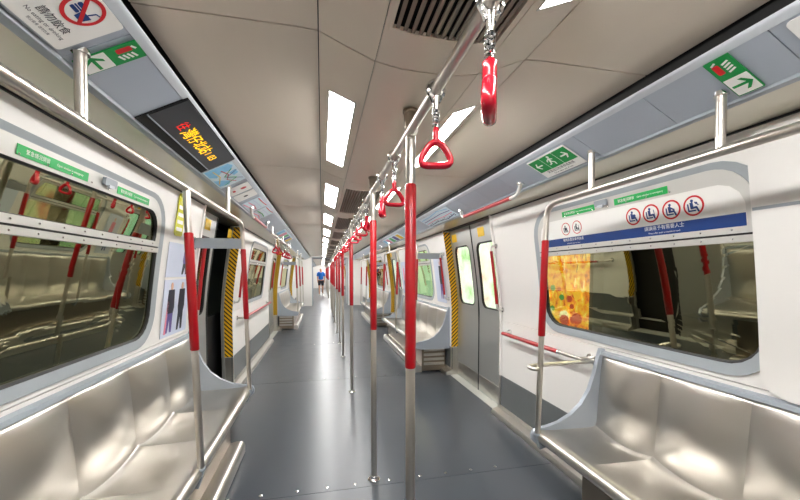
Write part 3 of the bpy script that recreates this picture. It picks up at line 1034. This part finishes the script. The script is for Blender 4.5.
def pan_mesh(s, w):
    nt, rows = 24, []
    prof = [(.972, .378), (.945, .381), (.925, .392), (.914, .410), (.916, .430), (.930, .445), (.950, .450), (.972, .447), (.995, .443), (1.04, .440), (1.10, .438), (1.16, .436), (1.22, .434), (1.27, .433), (1.305, .433), (1.33, .437), (1.342, .446)]
    for i in range(nt + 1):
        t = i / nt
        b = abs(math.sin(PI * t)) ** .75
        row = []
        for x, z in prof:
            e = max(0., min(1., (x - .97) / .24)); e = e * e * (3 - 2 * e)
            row.append((s * x, t * w, z - .034 * b * e))
        rows.append(row)
    mb = MB(); n = len(prof)
    mb.add([p for r in rows for p in r], [(i * n + k, i * n + k + 1, (i + 1) * n + k + 1, (i + 1) * n + k) for i in range(nt) for k in range(n - 1)])
    return mb.mesh('seat', M['steel'], 75)


def back_mesh(s, w):
    nt, rows = 24, []
    prof = [(1.342, .446, .0), (1.350, .465, .12), (1.353, .50, .45), (1.356, .55, .8), (1.360, .62, 1.), (1.366, .70, .95), (1.372, .78, .72), (1.377, .83, .5), (1.380, .86, .36), (1.385, .876, .22), (1.395, .882, .1), (1.41, .884, 0)]
    for i in range(nt + 1):
        t = i / nt
        b = abs(math.sin(PI * t)) ** .8
        row = []
        for x, z, e in prof:
            zz = z if z > .47 else z - .034 * b * (1 if z < .45 else .55)
            row.append((s * (x - .046 * b * e), t * w, zz + (.008 * b if z > .8 else 0)))
        rows.append(row)
    mb = MB(); n = len(prof)
    mb.add([p for r in rows for p in r], [(i * n + k, i * n + k + 1, (i + 1) * n + k + 1, (i + 1) * n + k) for i in range(nt) for k in range(n - 1)])
    return mb.mesh('backrest', M['steel'], 75)


def wing_mesh(s):
    P = [(1.397, .925), (1.372, .925), (1.352, .86), (1.330, .77), (1.295, .67), (1.24, .585), (1.17, .525), (1.085, .483), (1.0, .462), (.94, .455), (.912, .442), (.902, .415), (.906, .385), (.93, .362), (.98, .352), (1.15, .350), (1.397, .350)]
    return MB().prism_y([(s * x, z) for x, z in P], -.014, .014).mesh('end_panel', M['wing'], 50)


pan_me = {(s, w): pan_mesh(s, w) for s in (-1, 1) for w in (SW,)}
bk_me = {(s, w): back_mesh(s, w) for s in (-1, 1) for w in (SW,)}
wg_me = {s: wing_mesh(s) for s in (-1, 1)}


def bench(s, y0, y1, label, wings=(True, True), under=(.27, .27), grille=False):
    t = thing('bench', label, 'bench', (0, y0, 0), 'stainless steel benches')
    L = y1 - y0
    n = round(L / SW)
    w = L / n
    pm, bm_ = pan_me[(s, SW)], bk_me[(s, SW)]
    for k in range(n):
        a = part('seat', pm, None, t, loc=(0, w * k, 0)); a.scale = (1, w / SW, 1)
        a = part('backrest', bm_, None, t, loc=(0, w * k, 0)); a.scale = (1, w / SW, 1)
    part('back_trim', MB().prism_y([(s * 1.368, .886), (s * 1.372, .906), (s * 1.398, .912), (s * 1.398, .884)], 0, L), M['trimgrey'], t)
    if wings[0]:
        part('end_panel', wg_me[s], None, t, loc=(0, -.014, 0))
    if wings[1]:
        part('end_panel', wg_me[s], None, t, loc=(0, L + .014, 0))
    a, b = under[0], L - under[1]
    part('base_panel', MB().box((min(s * 1.03, s * 1.38), a, .02), (max(s * 1.03, s * 1.38), b, .372)), M['base'], t)
    part('foot_rail', MB().prism_y([(s * 1.03, 0), (s * .935, 0), (s * .925, .02), (s * .925, .075), (s * .935, .095), (s * .955, .105), (s * .985, .105), (s * 1.03, .095)], a - .0, b + .0), M['steel'], t, 60)
    if grille:
        for k in range(4):
            part('grille_slat', MB().box((min(s * 1.06, s * 1.36), a - .012, .10 + .065 * k), (max(s * 1.06, s * 1.36), a, .135 + .065 * k)), M['steel'], t)
    return t


bench(-1, .30, 3.18, 'long scalloped stainless bench under the big window below the yellow sticker', (True, True))
bench(1, .30, 1.905, 'scalloped stainless bench with grey end panel under the priority seat sign', (True, True))
bench(1, 4.72, 7.53, 'stainless bench with grey end panel just beyond the steel doors with yellow labels', (True, True), (.10, .10), True)
bench(-1, 9.10, 11.95, 'stainless bench beyond the orange door post at the far end, display side', (True, True), (.1, .1), True)
bench(1, 9.10, 11.95, 'farthest stainless bench, past the second door on the priority sign side', (True, True), (.1, .1), True)

# ================================================================== WALL RAILS IN THE STANDING AREAS
def wall_rail(s, y0, y1, z, label):
    t = thing('wall_rail', label, 'handrail', (0, 0, z))
    x = s * 1.31
    P = [(s * 1.395, y0, 0)] + bend((s * 1.395, y0, 0), (x, y0, 0), (x, y1, 0), .035) + bend((x, y0, 0), (x, y1, 0), (s * 1.395, y1, 0), .035) + [(s * 1.395, y1, 0)]
    part('bar_tube', MB().tube(P, .013, 12), M['tube'], t, True)
    part('red_sleeve', MB().tube([(x, y0 + .22, 0), (x, y1 - .02, 0)], .017, 14), M['red'], t, True)
    for y in (y0, y1):
        part('rose', MB().tube([(s * 1.399, y, 0), (s * 1.385, y, 0)], .03, 16), M['chrome'], t, True)
    part('joint_collar', MB().tube([(x, y0 + .20, 0), (x, y0 + .22, 0)], .018, 14), M['chrome'], t, True)


wall_rail(1, 2.02, 3.06, .838, 'red horizontal handrail on the blank white wall panel before the doors')
wall_rail(-1, 4.85, 7.3, .83, 'long horizontal handrail on the white wall beyond the hazard taped door post')

# ================================================================== SIGNS
# no eating or drinking (overhead, display side)
S = Sign(rack_frame(-1, .912, 1.015), 'sign', 'white no eating or drinking sign with red prohibition ring overhead', 'sign', .175, .170, M['signw'], .010)
S.print('pictogram', [rrect(-.026, .018, -.002, .027, .003), rrect(-.026, .029, -.002, .033, .001), rrect(-.026, .035, -.002, .046, .005)], M['navy'])
S.print('pictogram', [[(.003, .010), (.026, .010), (.030, .034), (-.001, .034)], bar(.016, .034, .020, .052, .003), bar(.020, .052, .030, .055, .003)], M['navy'])
S.ring('prohibition_ring', 0, .034, .037, .046, M['signred'])
S.print('prohibition_bar', [bar(-.028, .062, .028, .006, .009)], M['signred'], .0013)
S.text('請勿飲食', 0, -.034, .024, M['ink'])
S.text('No eating or drinking', 0, -.054, .0135, M['ink'])
S.text('禁止飲食 请勿饮食', 0, -.069, .008, M['ink'])
# emergency handle signs
def handle_sign(s, y, label):
    S = Sign(rack_frame(s, .911, y), 'sign', label, 'sign', .070, .170, M['green'], .002)
    S.print('arrow_field', [rrect(-.032, -.081, .032, -.004, .002)], M['signw'])
    S.layer += .0009
    S.print('arrow', arrow(0, -.042, .026, 0 if s > 0 else PI), M['green'])
    S.layer -= .0009
    S.print('handle_symbol', [rrect(-.024, .022, -.006, .064, .004)], M['signred'])
    S.print('hand_symbol', [bar(.002, .020 + .012 * k, .022, .028 + .012 * k, .006) for k in range(4)] + [bar(-.022, .066, -.008, .074, .006)], M['signw'])
    return S


handle_sign(-1, 1.188, 'small green emergency handle sign beside the no eating sign, behind the hanger')
handle_sign(1, .884, 'small green emergency handle sign with arrow beside the hanger, priority sign side')
# exit sign, priority sign side
S = Sign(rack_frame(1, .918, 1.763), 'sign', 'white and green two way emergency exit sign under the cove', 'sign', .322, .162, M['signw'], .004)
S.print('exit_field', [rrect(-.153, -.028, -.055, .072, 0), rrect(-.051, -.028, .051, .072, 0), rrect(.055, -.028, .153, .072, 0)], M['green'])
S.layer += .0009
S.print('arrow', arrow(-.104, .022, .026, PI), M['signw'])
S.print('arrow', arrow(.104, .022, .026, 0), M['signw'])
S.print('running_figure', [[(x * .8, y * .8 - .002) for x, y in p] for p in [ngon(.012, .074, .011, 12), bar(.006, .062, -.006, .030, .018), bar(-.006, .032, .018, .012, .010), bar(.018, .014, .012, -.012, .009), bar(-.008, .032, -.022, .006, .010), bar(-.022, .008, -.040, .004, .009), bar(.006, .056, .028, .044, .008), bar(.002, .058, -.024, .048, .008), bar(-.024, .048, -.032, .034, .008)]], M['signw'])
S.layer -= .0009
S.text('緊急出口在車頭或車尾', 0, -.045, .022, M['ink'])
S.text('Exit at either end of train', 0, -.066, .015, M['ink'])
# white sign at the frame's edge
Sign(rack_frame(1, .912, .605), 'sign', 'white rounded sign plate cut by the picture edge, priority sign side', 'sign', .23, .160, M['signw'], .012)

# LED display
S = Sign(rack_frame(-1, .905, 1.873, .004), 'led_display', 'dark passenger information display with amber characters under the cove', 'display', 0, 0, M['lcd'])
part('housing', flat([rrect(-.366, -.102, .366, .098, .002)], -.003, .004), M['black'], S.root)
part('screen', flat([rrect(-.36, -.056, .36, .094, .002)], .001, .004), M['lcd'], S.root)
part('slot_lip', flat([rrect(-.36, -.061, .36, -.056, .001)], .001, .006), M['trimgrey'], S.root)
S.layer = .0055
S.text('往', -.195, .008, .058, M['ledr'])
for body, x, sz in (('灣', -.118, .078), ('仔', -.045, .070), ('北', .022, .070), ('站', .092, .074), ('1', .150, .055), ('03', .215, .060)):
    S.text(body, x, .004, sz, M['led'])

# line map and other overhead notices
S = Sign(rack_frame(-1, .915, 2.445), 'map', 'pale blue and white system map overhead after the dark display', 'map', .38, .175, M['mappale'], .003)
S.print('map_water', [[(-.185, -.080), (-.08, -.082), (-.03, -.05), (-.09, -.01), (-.07, .05), (-.14, .078), (-.185, .06)], [(.0, -.082), (.14, -.080), (.16, -.02), (.10, .0), (.04, -.04)], [(-.04, .03), (.03, .045), (.01, .078), (-.06, .075)]], M['mapblue'])
S.layer += .0009
for c, P in (('signred', [(-.12, .0), (-.02, .02), (.06, -.01), (.15, .03)]), ('greenb', [(-.10, .06), (.0, -.01), (.08, .05), (.15, -.05)]), ('violet', [(-.05, .08), (.02, .0), (.13, .08)]), ('yellow', [(-.15, -.04), (-.03, -.03), (.09, -.07)])):
    S.print('map_line', [bar(*P[i], *P[i + 1], .005) for i in range(len(P) - 1)], M[c])
S = Sign(rack_frame(-1, .913, 2.81), 'notice', 'white overhead notice strip with red marks after the system map', 'notice', .19, .165, M['signw'], .01)
S.print('pictogram', [ngon(0, .03, .022, 14), rrect(-.02, -.05, .02, -.03, .004)], M['signred'])
S = Sign(rack_frame(-1, .913, 3.03), 'notice', 'white overhead notice strip with black mark, second after the map', 'notice', .19, .165, M['signw'], .01)
S.print('pictogram', [ngon(0, .0, .018, 14)], M['ink'])
for y, x, lab in ((3.42, .913, 'pale pink and blue line map overhead beyond the notice strips'), (3.86, .913, 'pale line map with green and red lines overhead at the first display side door')):
    S = Sign(rack_frame(-1, x, y), 'map', lab, 'map', .40, .165, M['mappale'], .004)
    for k, c in enumerate(('pink', 'greenb' if y > 3.5 else 'pink', 'skyp', 'signred')):
        S.print('map_line', [bar(-.17, -.07 + .045 * k, .02, -.05 + .04 * k, .010), bar(.02, -.05 + .04 * k, .17, -.07 + .05 * k, .010)], M[c])
S = Sign(rack_frame(1, .913, 3.80), 'map', 'long pale line map with blue and pink lines overhead at the steel doors', 'map', .95, .165, M['mappale'], .004)
for k, c in enumerate(('navy', 'pink', 'violet', 'mapblue')):
    S.print('map_line', [bar(-.44, -.07 + .04 * k, -.1, -.05 + .035 * k, .008), bar(-.1, -.05 + .035 * k, .2, -.07 + .05 * k, .008), bar(.2, -.07 + .05 * k, .44, -.04 + .03 * k, .008)], M[c])
S.print('station_dot', [ngon(-.42 + .07 * k, -.06 + .01 * (k % 3), .008, 8) for k in range(13)], M['ink'], .0016)
for s, y0, lab in ((-1, 6.2, 'pale printed strip overhead over the standing area beyond the first display side door'), (1, 6.4, 'pale printed strip overhead over the second bench')):
    S = Sign(rack_frame(s, .913, y0), 'notice', lab, 'notice', 1.5, .15, M['mappale'], .004)
    for k, c in enumerate(('mapblue', 'pink', 'greenb', 'violet', 'yellow')):
        S.print('print_block', [rrect(-.72 + .3 * k, -.07, -.50 + .3 * k, .05, .01)], M[c])

# priority seat board over the upper pane, priority sign side window
def on_wall(s, y, z, off=.004):
    return wall_frame(s, y, z, off)


yA, yB = [(a, b) for (s, k, a, b) in WIN if s == 1 and k == 0][0]
mid = (yA + yB) / 2
S = Sign(on_wall(1, mid, 1.69, .0005), 'priority_sign', 'white priority seat board with four red ringed pictograms above the window', 'sign', 0, 0, M['signw'])
lp = [(-(p[0] - mid), (p[1] - 1.69)) for p in resample(loop(yA + .085, yB - .085, 1.588, 1.772, .108, .004), 64)]
part('board', flat([lp[::-1]], 0, .006), M['signw'], S.root)
S.layer = .0062
hw = (yB - yA) / 2 - .087
S.print('blue_band', [rrect(-hw, -.101, hw, -.048, .002)], M['navy'])


def seated(cx, cy, k, kind):
    P = [ngon(cx - .008 * k, cy + .026 * k, .0075 * k, 12), bar(cx - .012 * k, cy + .018 * k, cx - .008 * k, cy - .014 * k, .016 * k), bar(cx - .014 * k, cy - .012 * k, cx + .016 * k, cy - .010 * k, .011 * k),
         bar(cx + .014 * k, cy - .008 * k, cx + .026 * k, cy - .034 * k, .009 * k), bar(cx - .030 * k, cy + .012 * k, cx - .026 * k, cy - .026 * k, .007 * k), bar(cx - .028 * k, cy - .026 * k, cx + .012 * k, cy - .026 * k, .008 * k)]
    if kind == 0:
        P += [ngon(cx + .006 * k, cy + .002 * k, .011 * k, 12)]
    if kind == 1:
        P += [bar(cx + .018 * k, cy + .018 * k, cx + .024 * k, cy - .02 * k, .004 * k)]
    if kind == 2:
        P += [bar(cx - .005 * k, cy + .01 * k, cx + .018 * k, cy - .004 * k, .008 * k)]
    if kind == 3:
        P += [bar(cx + .005 * k, cy + .018 * k, cx + .026 * k, cy + .0 * k, .005 * k), ngon(cx + .014 * k, cy + .012 * k, .006 * k, 10)]
    return P


for i, y in enumerate((1.626, 1.521, 1.412, 1.307)):
    cx = -(y - mid)
    S.print('pictogram', seated(cx, .014, .86, i), M['navy'])
    S.ring('red_ring', cx, .014, .038, .046, M['signred'])
for i, y in enumerate((2.171, 2.062)):
    cx = -(y - mid)
    S.print('pictogram', seated(cx, .012, .72, i), M['ink'])
    S.ring('red_ring', cx, .012, .038, .043, M['signred'])
S.layer += .001
S.text('請讓座予有需要人士', -(1.46 - mid), -.064, .0235, M['signw'])
S.text('Please offer seats to anyone in need', -(1.46 - mid), -.088, .0115, M['signw'])
S.text('輪椅及嬰兒車停放處', -(2.108 - mid), -.064, .022, M['signw'])
S.text('Wheelchair and pram space', -(2.108 - mid), -.088, .011, M['signw'])

# green labels along the top of the windows
def green_label(s, y, w, label, m='greenb'):
    S = Sign(on_wall(s, y, 1.799, .0085), 'window_label', label, 'label', w, .036, M[m], .001, .0012, 'green labels on the window tops')
    S.text('緊急情況開窗', -w * .25, 0, .018, M['signw'])
    S.text('Open window in emergency', w * .20, 0, .013, M['signw'])


green_label(1, 2.04, .30, 'green label on the window top above the two small pictograms')
green_label(1, 1.58, .32, 'green label on the window top above the four ringed pictograms')
green_label(-1, 1.58, .36, 'long green label on the top of the display side window, nearer the camera')
green_label(-1, 2.14, .32, 'shorter green label at the rounded top corner of the display side window')
for s, y, lab in ((1, 1.83, 'grey hopper window catch between the two green labels, priority sign side'), (-1, 1.90, 'grey hopper window catch between the two green labels, display side')):
    t = thing('window_catch', lab, 'catch')
    t.matrix_world = on_wall(s, y, 1.812, .010)
    part('body', flat([rrect(-.045, -.016, .045, .018, .006)], 0, .014), M['trimgrey'], t)
    part('lever', flat([rrect(-.02, -.024, .02, -.010, .004)], .006, .012), M['lip'], t)

# stickers and posters on the display side wall
S = Sign(on_wall(-1, 2.775, 1.80, .006), 'sticker', 'lime yellow notice sticker on the white wall behind the sleeved pole', 'sticker', .14, .29, M['lime'], .02, .002)
for k in range(4):
    S.print('printed_line', [rrect(-.05, -.11 + .05 * k, .05, -.085 + .05 * k, .003)], M['signw'])


def fashion(S, cx, h, c1, c2):
    S.print('figure_print', [ngon(cx, h * .40, .022, 12, .028)], M['skin'])
    S.print('figure_print', [[(cx - .05, h * .34), (cx + .05, h * .34), (cx + .06, h * .0), (cx + .045, -h * .10), (cx - .05, -h * .10), (cx - .06, h * .0)]], M[c1])
    S.print('figure_print', [[(cx - .05, -h * .10), (cx + .045, -h * .10), (cx + .04, -h * .46), (cx + .01, -h * .46), (cx - .005, -h * .2), (cx - .03, -h * .46), (cx - .06, -h * .46)]], M[c2])


S = Sign(on_wall(-1, 2.89, 1.155, .007), 'poster', 'poster of dark clothed figures low on the wall behind the bench', 'poster', .46, .40, M['skyp'], .004, .002)
fashion(S, -.10, .38, 'ink', 'violet'); fashion(S, .09, .38, 'ink', 'ink')
S.print('figure_print', [bar(-.17, -.18, -.14, .05, .03)], M['pink'])
S = Sign(on_wall(-1, 2.89, 1.49), 'poster', 'pale poster with a grey figure between sticker and lower poster', 'poster', .46, .24, M['skyp'], .004, .002)
fashion(S, .10, .22, 'violet', 'ink')
S = Sign(on_wall(1, 5.00, 1.30, .014), 'poster', 'dark figured poster on the wall by the second bench, beyond the steel doors', 'poster', .42, .66, M['skyp'], .004, .002)
fashion(S, .06, .6, 'ink', 'violet')
S = Sign(on_wall(1, 7.3, 1.30, .014), 'poster', 'pale figured poster at the far end of the second bench', 'poster', .42, .66, M['skyp'], .004, .002)
fashion(S, .0, .6, 'pink', 'navy')

# yellow labels over and on the doors
for s, sn in ((1, 'priority sign side'), (-1, 'display side')):
    for d in (1, 2):
        ym = (DOORS[d][0] + DOORS[d][1]) / 2
        for j, dy in ((0, -.27), (1, .53)):
            S = Sign(wall_frame(s, ym + dy, 1.85, -DY + .002), 'door_label', 'yellow label at the top of the %s leaf of the %s door, %s' % ('near' if j == 0 else 'far', ORD[d - 1], sn), 'label', .16, .10, M['yellow'], .01, .002, 'yellow door labels')

# ================================================================== PERSON, far down the next car
def person(x, y, label):
    t = thing('person', label, 'person', (x, y, 0))

    def skin_mesh(name, verts, edges, radii, m, root=0, sub=2):
        me = bpy.data.meshes.new(name)
        me.from_pydata(verts, edges, [])
        o = link(name, me, t)
        md = o.modifiers.new('skin', 'SKIN'); md.use_smooth_shade = True
        for i, r in enumerate(radii):
            v = me.skin_vertices[0].data[i]
            v.radius = (r, r) if not isinstance(r, tuple) else r
            v.use_root = (i == root)
        s_ = o.modifiers.new('sub', 'SUBSURF'); s_.levels = sub; s_.render_levels = sub
        me.materials.append(m)
        return o
    # body: pelvis 0, spine, neck, head; arms; legs mid stride (walking towards the camera)
    V = [(0, 0, .92), (0, 0, 1.10), (0, -.01, 1.30), (0, 0, 1.42), (0, -.01, 1.49), (0, -.02, 1.58), (0, -.02, 1.66),
         (-.17, 0, 1.39), (-.21, .02, 1.12), (-.20, -.08, .90), (-.20, -.12, .80), (.17, 0, 1.39), (.21, .02, 1.12), (.21, -.03, .88), (.21, -.06, .79),
         (-.09, 0, .86), (-.10, -.10, .50), (-.10, -.14, .09), (-.10, -.27, .04), (.09, 0, .86), (.10, .06, .49), (.10, .22, .14), (.10, .12, .04)]
    E_ = [(0, 1), (1, 2), (2, 3), (3, 4), (4, 5), (5, 6), (3, 7), (7, 8), (8, 9), (9, 10), (3, 11), (11, 12), (12, 13), (13, 14), (0, 15), (15, 16), (16, 17), (17, 18), (0, 19), (19, 20), (20, 21), (21, 22)]
    Rr = [.13, .12, .14, .09, .05, .085, .075, .055, .042, .03, .028, .055, .042, .03, .028, .085, .06, .04, .03, .085, .06, .04, .03]
    skin_mesh('body', V, E_, Rr, M['body'])
    skin_mesh('shirt', [(0, 0, .90), (0, 0, 1.10), (0, -.01, 1.30), (0, 0, 1.43), (-.18, 0, 1.39), (-.215, .02, 1.17), (.18, 0, 1.39), (.215, .02, 1.17)], [(0, 1), (1, 2), (2, 3), (3, 4), (4, 5), (3, 6), (6, 7)], [(.165, .13), (.155, .13), (.175, .135), (.09, .08), .075, .065, .075, .065], M['shirt'])
    skin_mesh('shorts', [(0, 0, .95), (-.09, 0, .86), (-.10, -.075, .58), (.09, 0, .86), (.10, .045, .58)], [(0, 1), (1, 2), (0, 3), (3, 4)], [.145, .11, .085, .11, .085], M['shorts'])
    skin_mesh('hair', [(0, .0, 1.66), (0, .03, 1.60)], [(0, 1)], [.088, .085], M['hair'])
    for px, py, pz, a in ((-.10, -.14, .05, 0), (.10, .20, .08, .5)):
        skin_mesh('shoe', [(px, py + .04, pz + .0), (px, py - .08, pz - .005), (px, py - .15, pz - .012)], [(0, 1), (1, 2)], [.045, .045, .034], M['shoe'])
    face = MB()
    for sx in (-.03, .03):
        face.lathe([(.009, -.004), (.010, 0), (.006, .006)], (sx, -.105, 1.605), 8)
    part('eyes', face, M['hair'], t, kind='stuff')
    part('nose', MB().tube([(0, -.10, 1.605), (0, -.118, 1.575)], [.008, .013], 8), M['body'], t, True)
    part('mouth', MB().tube([(-.025, -.098, 1.545), (0, -.105, 1.543), (.025, -.098, 1.545)], .006, 6), M['signred'], t, True)
    return t


person(-.40, 23.0, 'person in blue t-shirt and dark shorts walking far down the aisle')

# ================================================================== THE NEXT CAR
def copy_tree(o, parent=None):
    c = o.copy()
    COL.objects.link(c)
    c.parent = parent
    for ch in list(o.children):
        copy_tree(ch, c)
    return c


CHILD_SKIP = ('floor_screw', 'rivet_row')
for o in list(NEXT):
    c = o.copy()
    COL.objects.link(c)
    c.location = Vector(o.location) + Vector((0, SHIFT, 0))
    if 'label' in c:
        c['label'] = c['label'] + ', in the next car'
    for ch in list(o.children):
        if ch.name.split('.')[0] in CHILD_SKIP:
            continue
        d = ch.copy(); COL.objects.link(d); d.parent = c
        for g in list(ch.children):
            e = g.copy(); COL.objects.link(e); e.parent = d
